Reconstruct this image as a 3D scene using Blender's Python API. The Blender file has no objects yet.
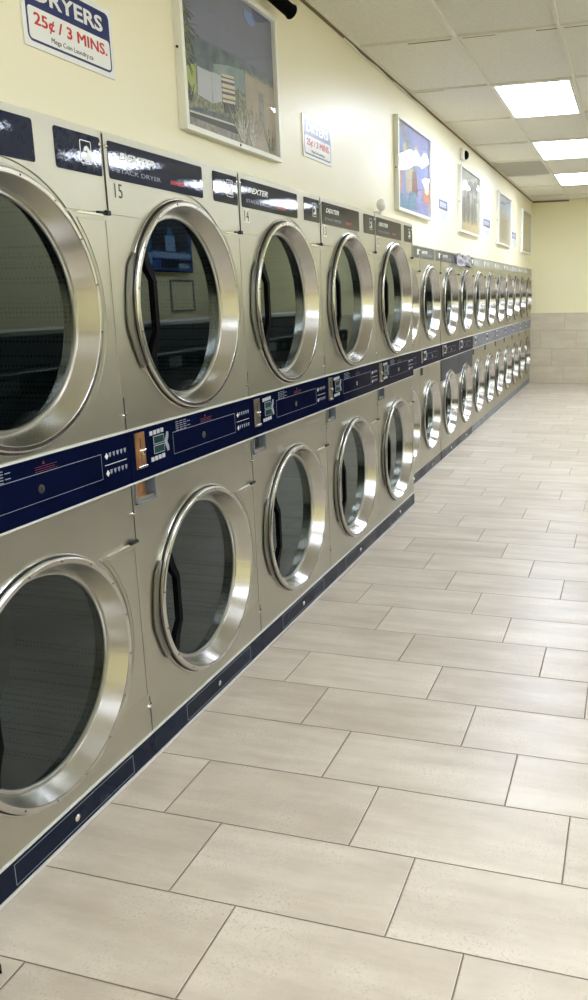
import bpy, bmesh, math, random
from mathutils import Vector, Matrix
random.seed(7)
C = bpy.context.scene.collection
SC = bpy.context.scene

# ------------------------------------------------------------------ camera
YAW, PITCH, ROLL, CAM_H = -0.28788, -0.22104, -0.016805, 1.5645
FPX, CX, CY = 817.31, 388.77, 478.25
cam_data = bpy.data.cameras.new('camera')
cam = bpy.data.objects.new('camera', cam_data); C.objects.link(cam)
fwd = Vector((math.sin(YAW)*math.cos(PITCH), math.cos(YAW)*math.cos(PITCH), math.sin(PITCH)))
r0 = Vector((math.cos(YAW), -math.sin(YAW), 0)); u0 = r0.cross(fwd)
rt = r0*math.cos(ROLL) + u0*math.sin(ROLL); up = -r0*math.sin(ROLL) + u0*math.cos(ROLL)
M = Matrix((rt, up, -fwd)).transposed().to_4x4(); M.translation = (0, 0, CAM_H)
cam.matrix_world = M
cam_data.sensor_fit = 'HORIZONTAL'; cam_data.sensor_width = 36
cam_data.lens = FPX*36/588
cam_data.shift_x = (294-CX)/588; cam_data.shift_y = (CY-500)/588
cam_data.clip_start = 0.05
SC.camera = cam
# ------------------------------------------------------------------ light and exposure
LAMP = 9.5
LAMP_COL = (0.985, 1.08, 1.28)
w = bpy.data.worlds.new('world'); SC.world = w; w.use_nodes = True
w.node_tree.nodes['Background'].inputs[0].default_value = (0.8, 0.85, 0.9, 1)
w.node_tree.nodes['Background'].inputs[1].default_value = 0.25
vs = SC.view_settings
vs.view_transform = 'Standard'; vs.look = 'None'; vs.gamma = 1; vs.use_curve_mapping = False
vs.exposure = 1.08
# ------------------------------------------------------------------ key dimensions (metres)
XN, XF, XW = -1.528, -1.690, -1.722      # near dryer faces, far dryer faces, wall plane above
YB, ZC, XR, YFRONT = 14.6, 3.064, 3.6, -2.6
SEAM = [1.318, 2.230, 3.1135, 4.015, 4.9407, 5.825]

# ------------------------------------------------------------------ materials
def srgb(r, g, b):
    f = lambda c: (c/255/12.92) if c/255 <= .04045 else ((c/255+.055)/1.055)**2.4
    return (f(r), f(g), f(b), 1)
class NT:
    def __init__(s, name):
        s.m = bpy.data.materials.new(name); s.m.use_nodes = True
        s.t = s.m.node_tree; s.b = s.t.nodes['Principled BSDF']
    def n(s, typ, **kw):
        nd = s.t.nodes.new(typ)
        for k, v in kw.items(): setattr(nd, k, v)
        return nd
    def l(s, a, b): s.t.links.new(a, b)
    def math(s, op, a, b=None, c=None):
        nd = s.n('ShaderNodeMath', operation=op)
        for i, v in enumerate((a, b, c)):
            if v is None: continue
            if isinstance(v, (int, float)): nd.inputs[i].default_value = v
            else: s.l(v, nd.inputs[i])
        return nd.outputs[0]
    def mix(s, fac, a, b):
        nd = s.n('ShaderNodeMix', data_type='RGBA')
        if isinstance(fac, (int, float)): nd.inputs[0].default_value = fac
        else: s.l(fac, nd.inputs[0])
        for i, v in ((6, a), (7, b)):
            if isinstance(v, tuple): nd.inputs[i].default_value = v
            else: s.l(v, nd.inputs[i])
        return nd.outputs[2]
    def noise(s, vec, scale, detail=3, rough=.5):
        nd = s.n('ShaderNodeTexNoise'); nd.inputs['Scale'].default_value = scale
        nd.inputs['Detail'].default_value = detail; nd.inputs['Roughness'].default_value = rough
        if vec is not None: s.l(vec, nd.inputs['Vector'])
        return nd.outputs['Fac']
    def mapping(s, vec, scale=(1, 1, 1)):
        nd = s.n('ShaderNodeMapping'); nd.inputs['Scale'].default_value = scale; s.l(vec, nd.inputs['Vector'])
        return nd.outputs[0]
    def ramp(s, fac, p0, p1):
        nd = s.n('ShaderNodeMapRange'); nd.inputs[1].default_value = p0; nd.inputs[2].default_value = p1
        s.l(fac, nd.inputs[0]); return nd.outputs[0]
    def bump(s, h, strength, dist=.01):
        nd = s.n('ShaderNodeBump'); nd.inputs['Strength'].default_value = strength; nd.inputs['Distance'].default_value = dist
        s.l(h, nd.inputs['Height']); s.l(nd.outputs[0], s.b.inputs['Normal'])
def P(name, col, rough=.5, metal=0, **kw):
    k = NT(name); k.b.inputs['Base Color'].default_value = col
    k.b.inputs['Roughness'].default_value = rough; k.b.inputs['Metallic'].default_value = metal
    for a, v in kw.items(): k.b.inputs[a.replace('_', ' ')].default_value = v
    return k.m
def speck(name, c1, c2, scale, rough, metal=0, sx=(1, 1, 1), bump=0, rv=0, spec=.5, ior=1.5, bs=None):
    """two-tone procedural surface: colour, roughness and relief all vary"""
    k = NT(name); pos = k.n('ShaderNodeNewGeometry').outputs['Position']
    f = k.noise(k.mapping(pos, sx), scale, 4)
    f = k.ramp(f, .3, .7)
    k.l(k.mix(f, c1, c2), k.b.inputs['Base Color'])
    k.b.inputs['Metallic'].default_value = metal
    if rv: k.l(k.math('MULTIPLY_ADD', f, rv, rough), k.b.inputs['Roughness'])
    else: k.b.inputs['Roughness'].default_value = rough
    if bump: k.bump(f, bump, .002)
    k.b.inputs['Specular IOR Level'].default_value = spec; k.b.inputs['IOR'].default_value = ior
    return k.m
def tiled(name, run, row, run0, row0, L, D, stagger, c1, c2, grout, gw, rough, row_sign=1, pits=True):
    """rectangular tiles laid with a constant stagger; run/row are the world axes"""
    k = NT(name); geo = k.n('ShaderNodeNewGeometry').outputs['Position']
    sep = k.n('ShaderNodeSeparateXYZ'); k.l(geo, sep.inputs[0])
    A = sep.outputs[run]; B = sep.outputs[row]
    v = k.math('MULTIPLY', k.math('SUBTRACT', B, row0), row_sign/D)
    r = k.math('FLOOR', v); fv = k.math('SUBTRACT', v, r)
    uu = k.math('DIVIDE', k.math('MULTIPLY_ADD', r, stagger, k.math('SUBTRACT', A, run0)), L)
    c = k.math('FLOOR', uu); fu = k.math('SUBTRACT', uu, c)
    dv = k.math('MULTIPLY', k.math('MINIMUM', fv, k.math('SUBTRACT', 1.0, fv)), D)
    du = k.math('MULTIPLY', k.math('MINIMUM', fu, k.math('SUBTRACT', 1.0, fu)), L)
    d = k.math('MINIMUM', du, dv)
    g = k.math('LESS_THAN', d, gw/2)
    comb = k.n('ShaderNodeCombineXYZ'); k.l(r, comb.inputs[0]); k.l(c, comb.inputs[1])
    wn = k.n('ShaderNodeTexWhiteNoise', noise_dimensions='3D'); k.l(comb.outputs[0], wn.inputs['Vector'])
    # streaks run along the length of each tile, shifted per tile
    off = k.n('ShaderNodeVectorMath', operation='MULTIPLY_ADD')
    k.l(wn.outputs['Color'], off.inputs[0]); off.inputs[1].default_value = (7, 7, 7); k.l(geo, off.inputs[2])
    sc = [9, 9, 9]; sc[run] = 1.6
    st = k.ramp(k.noise(k.mapping(off.outputs[0], tuple(sc)), 1.0, 5, .62), .34, .66)
    cl = k.ramp(k.noise(off.outputs[0], 5.0, 4, .6), .35, .7)
    f = k.math('ADD', k.math('MULTIPLY', st, .5), k.math('MULTIPLY', cl, .3))
    f = k.math('ADD', f, k.math('MULTIPLY', wn.outputs['Value'], .3))
    col = k.mix(k.ramp(f, .15, .95), c1, c2)
    if pits:
        p = k.noise(k.mapping(off.outputs[0], (1, 1, 1)), 150, 3, .75)
        pm = k.math('MULTIPLY', k.ramp(p, .55, .68), k.ramp(cl, .2, .8))
        col = k.mix(k.math('MULTIPLY', pm, .6), col, (c1[0]*.5, c1[1]*.5, c1[2]*.5, 1))
    col = k.mix(g, col, grout)
    k.l(col, k.b.inputs['Base Color'])
    k.l(k.math('MULTIPLY_ADD', cl, .12, rough), k.b.inputs['Roughness'])
    k.bump(k.math('MULTIPLY_ADD', k.math('MINIMUM', d, .004), 1.0, 0.0), 1.0, .6)
    return k.m

# wall paint: pale yellow gloss
def wallpaint(name, c1, c2, rough):
    k = NT(name); pos = k.n('ShaderNodeNewGeometry').outputs['Position']
    k.l(k.mix(k.ramp(k.noise(pos, .9, 2), .3, .7), c1, c2), k.b.inputs['Base Color'])
    k.b.inputs['Roughness'].default_value = rough
    k.bump(k.noise(pos, 160, 2), .06, .002); return k.m
M_WALL = wallpaint('yellow wall paint', srgb(238, 231, 200), srgb(242, 235, 206), .38)
M_WALLB = wallpaint('back wall paint', srgb(238, 230, 186), srgb(242, 234, 192), .5)
M_FLOOR = tiled('floor tile', 0, 1, -0.93241, 1.3556, .61, .30436, .20028,
                srgb(186, 173, 154), srgb(221, 210, 192), srgb(122, 106, 88), .0034, .30)
M_WTILE = tiled('wall tile', 0, 2, -1.522-.203, 1.209, .608, .3023, -.203,
                srgb(196, 184, 158), srgb(215, 205, 180), srgb(168, 158, 136), .006, .4, row_sign=-1, pits=False)
# ceiling tile: fissured mineral board
def ceil_mat():
    k = NT('ceiling board'); geo = k.n('ShaderNodeNewGeometry').outputs['Position']
    sep = k.n('ShaderNodeSeparateXYZ'); k.l(geo, sep.inputs[0])
    cx = k.math('FLOOR', k.math('DIVIDE', k.math('ADD', sep.outputs[0], 1.7085), .60974))
    cy = k.math('FLOOR', k.math('DIVIDE', k.math('SUBTRACT', sep.outputs[1], 5.2804), 1.2329))
    cb = k.n('ShaderNodeCombineXYZ'); k.l(cx, cb.inputs[0]); k.l(cy, cb.inputs[1])
    wn = k.n('ShaderNodeTexWhiteNoise', noise_dimensions='3D'); k.l(cb.outputs[0], wn.inputs['Vector'])
    f1 = k.ramp(k.noise(geo, 75, 4, .7), .42, .62)
    base = k.mix(wn.outputs['Value'], srgb(228, 224, 210), srgb(238, 235, 222))
    col = k.mix(k.math('MULTIPLY', f1, .35), base, srgb(200, 194, 176))
    k.l(col, k.b.inputs['Base Color']); k.b.inputs['Roughness'].default_value = .9
    k.bump(f1, .25, .002); return k.m
M_CEIL = ceil_mat()
M_GRID = P('ceiling grid', srgb(226, 222, 206), .6)
M_CEILDK = speck('dark ceiling board', srgb(172, 168, 152), srgb(184, 180, 166), 60, .9)  # a darker tone than the other ceiling boards
M_DIRT = P('dark joint', srgb(122, 108, 78), .9)
M_EMIT = NT('lamp diffuser')
M_EMIT.b.inputs['Base Color'].default_value = (.9, .9, .88, 1)
M_EMIT.b.inputs['Emission Color'].default_value = LAMP_COL + (1,)
M_EMIT.b.inputs['Emission Strength'].default_value = LAMP
M_EMIT = M_EMIT.m
M_WHITE = P('white enamel', srgb(236, 236, 226), .35)
# stainless sheet with a vertical grain
def steel(name, c1, c2, rough, scale=(90, 90, 2.2), rv=.10, aniso=0, tangent=None, arot=0, bmp=.04):
    k = NT(name); tc = k.n('ShaderNodeTexCoord').outputs['Object']
    f = k.noise(k.mapping(tc, scale), 1.0, 3, .6)
    g = k.noise(tc, 2.2, 3, .5)
    k.l(k.mix(k.ramp(g, .3, .7), c1, c2), k.b.inputs['Base Color'])
    k.b.inputs['Metallic'].default_value = 1
    k.l(k.math('MULTIPLY_ADD', f, rv, k.math('MULTIPLY_ADD', g, .08, rough-.06)), k.b.inputs['Roughness'])
    k.b.inputs['Anisotropic'].default_value = aniso; k.b.inputs['Anisotropic Rotation'].default_value = arot
    if tangent:
        t = k.n('ShaderNodeTangent', direction_type='RADIAL', axis=tangent); k.l(t.outputs[0], k.b.inputs['Tangent'])
    if bmp: k.bump(f, bmp, .001)
    return k.m
M_STEEL = steel('brushed stainless sheet', (.46, .445, .37, 1), (.53, .515, .435, 1), .35)
M_STEEL_DK = speck('slate blue sheet', srgb(40, 48, 62), srgb(50, 58, 70), 8, .3, ior=1.25)
M_RING = steel('polished steel rim', (.50, .49, .455, 1), (.58, .57, .53, 1), .22, scale=(3, 3, 3), rv=.04, bmp=0)
M_CONE = steel('spun steel funnel', (.49, .475, .44, 1), (.56, .545, .51, 1), .23, scale=(60, 3, 3), rv=.06, aniso=.8, tangent='X', arot=.25, bmp=0)
M_FRAME = P('glass retainer ring', (.55, .54, .50, 1), .3, 1)
M_CHROME = P('chrome', (.78, .77, .73, 1), .14, 1)
M_ALU = P('satin aluminium trim', (.72, .72, .68, 1), .45, .35)
M_GAP = P('black gasket', srgb(16, 16, 15), .55)
M_BLACK = speck('black moulded plastic', srgb(7, 7, 8), srgb(13, 13, 14), 40, .5, ior=1.12)
M_HINGE = P('hinge steel', (.26, .25, .23, 1), .35, 1)
M_NAVY = speck('navy enamel plate', srgb(9, 15, 38), srgb(12, 18, 45), 6, .08, bump=.01, ior=1.14, spec=.12)
M_NAVY2 = speck('navy kick plate', srgb(9, 20, 38), srgb(13, 26, 46), 6, .2, rv=.1, bump=.02, ior=1.22)
M_NAMEP = speck('dark slate nameplate', srgb(17, 26, 50), srgb(22, 32, 60), 70, .02, bump=.018, ior=1.42)
M_FADED = speck('faded grey blue band', srgb(84, 92, 112), srgb(120, 126, 138), 24, .25, rv=.1)
M_FADEP = speck('pale grey nameplate', srgb(150, 150, 138), srgb(162, 161, 148), 8, .4)
M_MIDP = speck('grey nameplate', srgb(88, 89, 84), srgb(100, 100, 94), 8, .4, ior=1.3)
M_INK = P('white print', srgb(225, 226, 222), .4)
M_INKDIM = P('grey print', srgb(140, 146, 160), .4)
M_RED = P('red print', srgb(200, 42, 36), .4)
M_DRED = P('dark red print', srgb(104, 34, 48), .4)
M_SIGNBLUE = P('sign blue', srgb(22, 38, 98), .3)
M_SIGNW = P('sign white', srgb(238, 238, 236), .25)
M_DIG = P('black print', srgb(32, 30, 28), .5)
M_STICK = P('clear number sticker', srgb(214, 210, 190), .3)
M_COPPER = speck('worn copper coin plate', (.42, .20, .085, 1), (.58, .32, .15, 1), 30, .30, metal=1, rv=.2)
M_BRASSDK = speck('brushed pewter coin plate', (.20, .17, .13, 1), (.34, .30, .24, 1), 30, .32, metal=1)
M_LCD = P('green display', srgb(24, 62, 58), .15)
M_GREY = P('grey plastic', srgb(112, 118, 128), .4)
M_BUTTON = P('button white', srgb(186, 190, 196), .35)
M_ARROW = P('arrow grey', srgb(150, 154, 160), .4)

# tinted door glass: a pane you can just see through, with a clear mirror image
def glass_mat(name, tint, trans):
    k = NT(name); t = k.t
    t.nodes.remove(k.b)
    out = [n for n in t.nodes if n.type == 'OUTPUT_MATERIAL'][0]
    tr = k.n('ShaderNodeBsdfTransparent'); tr.inputs[0].default_value = tint
    gl = k.n('ShaderNodeBsdfGlossy'); gl.inputs['Roughness'].default_value = .012
    gl.inputs['Color'].default_value = (.86, .97, .96, 1)
    fr = k.n('ShaderNodeFresnel'); fr.inputs['IOR'].default_value = trans
    mx = k.n('ShaderNodeMixShader'); k.l(k.math('MULTIPLY', fr.outputs[0], k.math('SUBTRACT', 1.0, k.n('ShaderNodeNewGeometry').outputs['Backfacing'])), mx.inputs[0]); k.l(tr.outputs[0], mx.inputs[1]); k.l(gl.outputs[0], mx.inputs[2])
    k.l(mx.outputs[0], out.inputs['Surface']); return k.m
M_GLASS = glass_mat('tinted door glass', (.46, .52, .51, 1), 1.56)
def acrylic():
    k = NT('picture acrylic'); t = k.t; t.nodes.remove(k.b)
    out = [n for n in t.nodes if n.type == 'OUTPUT_MATERIAL'][0]
    tr = k.n('ShaderNodeBsdfTransparent'); gl = k.n('ShaderNodeBsdfGlossy'); gl.inputs['Roughness'].default_value = .02
    fr = k.n('ShaderNodeFresnel'); fr.inputs['IOR'].default_value = 1.6
    pos = k.n('ShaderNodeNewGeometry').outputs['Position']
    bp = k.n('ShaderNodeBump'); bp.inputs['Strength'].default_value = .55; bp.inputs['Distance'].default_value = .02
    k.l(k.noise(pos, 2.6, 1), bp.inputs['Height']); k.l(bp.outputs[0], gl.inputs['Normal'])
    mx = k.n('ShaderNodeMixShader'); k.l(k.math('MULTIPLY', fr.outputs[0], k.math('SUBTRACT', 1.0, k.n('ShaderNodeNewGeometry').outputs['Backfacing'])), mx.inputs[0]); k.l(tr.outputs[0], mx.inputs[1]); k.l(gl.outputs[0], mx.inputs[2])
    k.l(mx.outputs[0], out.inputs['Surface']); return k.m
M_ACRYL = acrylic()
# perforated drum back
def perf():
    k = NT('perforated drum steel'); tc = k.n('ShaderNodeTexCoord').outputs['Object']
    v = k.n('ShaderNodeTexVoronoi', feature='F1'); v.inputs['Scale'].default_value = 70; v.inputs['Randomness'].default_value = .12
    k.l(tc, v.inputs['Vector'])
    h = k.math('LESS_THAN', v.outputs['Distance'], .30)
    k.l(k.mix(h, (.22, .23, .23, 1), (.008, .008, .008, 1)), k.b.inputs['Base Color'])
    k.b.inputs['Metallic'].default_value = .7; k.b.inputs['Roughness'].default_value = .4; return k.m
M_PERF = perf()
M_DRUM = P('drum steel', (.16, .165, .16, 1), .42, .8)

# ------------------------------------------------------------------ mesh helpers
def new_obj(name, bm, mat, parent=None, smooth=False, loc=None, mats=None, auto=40):
    bmesh.ops.recalc_face_normals(bm, faces=bm.faces)
    me = bpy.data.meshes.new(name); bm.to_mesh(me); bm.free()
    for m in (mats or [mat]): me.materials.append(m)
    if smooth:
        me.polygons.foreach_set('use_smooth', [True]*len(me.polygons))
        try: me.set_sharp_from_angle(angle=math.radians(auto))
        except Exception: pass
    o = bpy.data.objects.new(name, me); C.objects.link(o)
    if parent is not None: o.parent = parent
    if loc is not None: o.location = loc
    return o
def tag(o, label, cat=None, group=None, kind=None):
    if label: o['label'] = label
    if cat: o['category'] = cat
    if group: o['group'] = group
    if kind: o['kind'] = kind
    return o
def empty(name, loc, label, cat, group=None, rz=0):
    o = bpy.data.objects.new(name, None); C.objects.link(o); o.location = loc; o.rotation_euler = (0, 0, rz)
    o.empty_display_size = .1
    return tag(o, label, cat, group)
def box(bm, x0, x1, y0, y1, z0, z1, bev=0, mi=0):
    vs_ = [bm.verts.new((x, y, z)) for x in (x0, x1) for y in (y0, y1) for z in (z0, z1)]
    fs = []
    for q in ((0, 1, 3, 2), (4, 6, 7, 5), (0, 4, 5, 1), (2, 3, 7, 6), (0, 2, 6, 4), (1, 5, 7, 3)):
        f = bm.faces.new([vs_[i] for i in q]); f.material_index = mi; fs.append(f)
    if bev:
        es = list({e for f in fs for e in f.edges})
        r = bmesh.ops.bevel(bm, geom=es, offset=bev, segments=2, affect='EDGES', profile=.5)
        for f in r['faces']: f.material_index = mi
    return bm
def B(): return bmesh.new()
def bx(*a, **k): return box(B(), *a, **k)
def slab(bm, pts, x0, x1, mi=0):
    """outline in (y, z), extruded from x0 to x1"""
    a = [bm.verts.new((x0, y, z)) for y, z in pts]; b = [bm.verts.new((x1, y, z)) for y, z in pts]
    bm.faces.new(a).material_index = mi; bm.faces.new(b).material_index = mi
    n = len(pts)
    for i in range(n):
        bm.faces.new((a[i], a[(i+1) % n], b[(i+1) % n], b[i])).material_index = mi
    return bm
def lathe(bm, prof, yc, zc, seg=96, closed=True):
    rings = []
    for x, r in prof:
        rings.append([bm.verts.new((x, yc+r*math.cos(2*math.pi*i/seg), zc+r*math.sin(2*math.pi*i/seg))) for i in range(seg)])
    n = len(rings)
    for j in range(n if closed else n-1):
        a = rings[j]; b = rings[(j+1) % n]
        for i in range(seg): bm.faces.new((a[i], a[(i+1) % seg], b[(i+1) % seg], b[i]))
    return bm
def disc(bm, x0, x1, yc, zc, r, seg=24):
    return slab(bm, [(yc+r*math.cos(2*math.pi*i/seg), zc+r*math.sin(2*math.pi*i/seg)) for i in range(seg)], x0, x1)
def dome(bm, x0, yc, zc, r, h, seg=16):
    prof = [(x0+h*math.sin(a), r*math.cos(a)) for a in [i*math.pi/2/5 for i in range(6)]]
    prof[-1] = (x0+h, r*.02)
    lathe(bm, prof, yc, zc, seg, closed=False)
    return bm
def sweep(bm, pts, w_, t_, closed=False, seg=4):
    """rectangular (seg 4) or round bar along a 3-D polyline"""
    pts = [Vector(p) for p in pts]; n = len(pts); rings = []
    for i, p in enumerate(pts):
        a = pts[(i-1) % n] if (closed or i > 0) else p; b = pts[(i+1) % n] if (closed or i < n-1) else p
        d = (b-a).normalized(); s_ = d.cross(Vector((1, 0, 0)))
        if s_.length < .05: s_ = d.cross(Vector((0, 1, 0)))
        s_.normalize(); q = s_.cross(d).normalized()
        if seg == 4: off = [(-1, -1), (1, -1), (1, 1), (-1, 1)]
        else: off = [(math.cos(2*math.pi*j/seg), math.sin(2*math.pi*j/seg)) for j in range(seg)]
        ww = w_[i] if isinstance(w_, (list, tuple)) else w_
        rings.append([bm.verts.new(p+s_*ox*ww/2+q*oy*t_/2) for ox, oy in off])
    for i in range(n if closed else n-1):
        a = rings[i]; b = rings[(i+1) % n]; m = len(a)
        for j in range(m): bm.faces.new((a[j], a[(j+1) % m], b[(j+1) % m], b[j]))
    if not closed: bm.faces.new(rings[0]); bm.faces.new(rings[-1])
    return bm
def rect_hole(bm, y0, y1, z0, z1, yc, zc, r, x0, x1, seg=64):
    """plate in the yz plane with a round hole"""
    def per(a):
        c, s = math.cos(a), math.sin(a)
        k = min(((y1-yc)/c if c > 0 else (y0-yc)/c) if abs(c) > 1e-9 else 9, ((z1-zc)/s if s > 0 else (z0-zc)/s) if abs(s) > 1e-9 else 9)
        return yc+k*c, zc+k*s
    ang = [2*math.pi*i/seg for i in range(seg)]
    for y, z in ((y0, z0), (y0, z1), (y1, z0), (y1, z1)): ang.append(math.atan2(z-zc, y-yc) % (2*math.pi))
    ang = sorted(set(round(a, 6) for a in ang)); n = len(ang)
    I = [[bm.verts.new((x, yc+r*math.cos(a), zc+r*math.sin(a))) for a in ang] for x in (x0, x1)]
    O = [[bm.verts.new((x,)+per(a)) for a in ang] for x in (x0, x1)]
    for i in range(n):
        j = (i+1) % n
        for s in (0, 1): bm.faces.new((I[s][i], I[s][j], O[s][j], O[s][i]))
        bm.faces.new((I[0][i], I[0][j], I[1][j], I[1][i])); bm.faces.new((O[0][i], O[0][j], O[1][j], O[1][i]))
    return bm
def arc(yc, zc, r, a0, a1, n=28):
    return [(yc+r*math.cos(a0+(a1-a0)*i/n), zc+r*math.sin(a0+(a1-a0)*i/n)) for i in range(n+1)]
TXT = {}
def text_mesh(s, size, shear=0, width=None, bold=0, ext=.0004, align='LEFT'):
    key = (s, size, shear, width, bold, ext, align)
    if key in TXT: return TXT[key]
    cu = bpy.data.curves.new('lettering', 'FONT'); cu.body = s; cu.size = size; cu.shear = shear
    cu.extrude = ext; cu.offset = bold; cu.align_x = align; cu.resolution_u = 3
    o = bpy.data.objects.new('lettering', cu); C.objects.link(o)
    bpy.context.view_layer.update()
    me = bpy.data.meshes.new_from_object(o.evaluated_get(bpy.context.evaluated_depsgraph_get()))
    bpy.data.objects.remove(o); bpy.data.curves.remove(cu)
    if width:
        xs = [v.co.x for v in me.vertices]; k = width/(max(xs)-min(xs)); x0 = min(xs)
        for v in me.vertices: v.co.x = (v.co.x-x0)*k
    TXT[key] = me; return me
def text_bm(bm, s, size, x, y, z, **kw):
    """lettering reading along +y on a face whose normal is +x; added to bm"""
    mi = kw.pop('mi', 0)
    me = text_mesh(s, size, **kw)
    n0 = len(bm.verts); bm.verts.ensure_lookup_table()
    vs_ = [bm.verts.new((x+v.co.z, y+v.co.x, z+v.co.y)) for v in me.vertices]
    for p in me.polygons:
        try: bm.faces.new([vs_[i] for i in p.vertices]).material_index = mi
        except ValueError: pass
    return bm
def text(s, size, mat, parent, x, y, z, name='lettering', **kw):
    return new_obj(name, text_bm(B(), s, size, x, y, z, **kw), mat, parent)

# ------------------------------------------------------------------ the setting
def structure(name, bm, mat, label=None, **kw): return tag(new_obj(name, bm, mat, **kw), label, kind='structure')
structure('floor', bx(-2.6, XR+.1, YFRONT-.1, YB+.1, -.1, 0), M_FLOOR, 'beige stone-look tiles laid in a staggered pattern')
bm = B(); box(bm, -2.6, XR+.1, YFRONT-.1, YB+.1, ZC+.012, ZC+.1); structure('ceiling', bm, M_CEIL, 'white speckled drop ceiling boards')
GX0, GY0, GX, GY = -1.7085, 5.2804, .60974, 1.2329
bm = B()
k = 1
while GX0+GX*k < XR: box(bm, GX0+GX*k-.012, GX0+GX*k+.012, YFRONT, YB, ZC, ZC+.014); k += 1
k = -7
while GY0+GY*k < YB:
    if GY0+GY*k > YFRONT: box(bm, XW, XR, GY0+GY*k-.012, GY0+GY*k+.012, ZC-.0015, ZC+.013)
    k += 1
box(bm, XW, XW+.022, YFRONT, YB, ZC-.004, ZC+.012)
box(bm, XW, XR, YB-.022, YB, ZC-.004, ZC+.012)
structure('trim_1', bm, M_GRID, 'metal grid carrying the ceiling boards')
# dark slits where boards sag off the grid
bm = B()
for x0, x1, y, t in ((-1.40, -1.13, 5.28, .010), (-1.06, -.86, 5.28, .006), (-.62, -.5, 5.28, .009), (-.46, -.30, 5.28, .007), (-1.68, -1.45, 6.51, .006),
                     (-1.69, -1.3, 11.44, .006), (-1.66, -1.15, 12.68, .007), (-1.3, -1.12, 8.98, .006)):
    box(bm, x0, x1, y+.011, y+.011+t*1.6, ZC-.002, ZC+.013)
box(bm, XW+.0, XW+.016, YFRONT, YB-.03, ZC-.012, ZC-.004)
box(bm, XW+.02, XW+.62, YB-.018, YB-.001, ZC-.03, ZC-.004)
structure('trim_2', bm, M_DIRT, 'dark open joints along the ceiling edge')
structure('trim_3', bx(GX0+.026, GX0+GX-.014, GY0+3*GY+1.24, GY0+4*GY+1.21, ZC+.004, ZC+.012), M_CEILDK, 'one darker ceiling board near the wall')
# wall above the machines steps down over the lower far machines
bm = B()
slab(bm, [(YFRONT, ZC+.05), (YFRONT, 0), (1.316, 0), (1.316, 2.054), (5.829, 2.054), (5.829, 1.955), (YB, 1.955), (YB, ZC+.05)], XW-.12, XW)
structure('wall_left', bm, M_WALL, 'pale yellow painted wall above the dryers')
structure('wall_service', bx(-2.62, -2.55, 1.2, YB, 0, 2.2), M_WALLB)
bm = bx(-2.62, XR+.1, YB, YB+.12, 1.209, ZC+.05); structure('wall_back', bm, M_WALLB, 'yellow painted end wall')
structure('wall_dado', bx(-2.62, XR+.1, YB-.012, YB+.12, 0, 1.209), M_WTILE, 'beige wall tiles on the lower end wall')
structure('wall_right', bx(XR, XR+.12, YFRONT, YB, 0, ZC+.05), M_WALLB)
structure('wall_front', bx(-2.62, XR+.1, YFRONT-.12, YFRONT, 0, ZC+.05), M_WALLB)
structure('trim_4', bx(XW, XW+.001+.171, 5.826, 5.834, .0, 2.048), M_STEEL, 'steel end cheek where the dryer row steps back')

# ------------------------------------------------------------------ ceiling lights
def light(cx_, cy_, label, group=None):
    t = empty('ceiling_light', (cx_, cy_, ZC), label, 'ceiling light', group)
    hx, hy = GX/2-.014, GY/2-.014
    bm = B()
    for a in ((-hx, hx, -hy, -hy+.022), (-hx, hx, hy-.022, hy), (-hx, -hx+.022, -hy+.022, hy-.022), (hx-.022, hx, -hy+.022, hy-.022)):
        box(bm, *a, -.003, .011)
    new_obj('frame', bm, M_WHITE, t)
    new_obj('diffuser', bx(-hx+.022, hx-.022, -hy+.022, hy-.022, -.002, .008), M_EMIT, t)
colA, colB = GX0+1.5*GX, GX0+7.02*GX
for i, (k, lb) in enumerate(((1, 'bright ceiling light panel nearest the camera of the three in view'), (3, 'bright ceiling light panel between the other two'),
                (5, 'bright ceiling light panel farthest off, nearest the end wall'))):
    light(colA, GY0+(k+.5)*GY, lb, 'ceiling light panels in a row')
for k in (-5, -3): light(GX0+4.5*GX, GY0+(k+.5)*GY, 'added fill light panel out of view, '+('behind' if k == -5 else 'beside')+' the camera', 'ceiling light panels out of view')  # unseen panels added to brighten the near floor and wall
for k, wd in zip((-6, -4, -2, 0, 2, 4, 6), ('first', 'second', 'third', 'fourth', 'fifth', 'sixth', 'seventh')): light(colB, GY0+(k+.5)*GY, wd+' ceiling light panel above the washers, in a reflected row extended for even light', 'ceiling light panels out of view')  # row inferred from nameplate glare, continued toward the camera for even lighting

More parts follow.
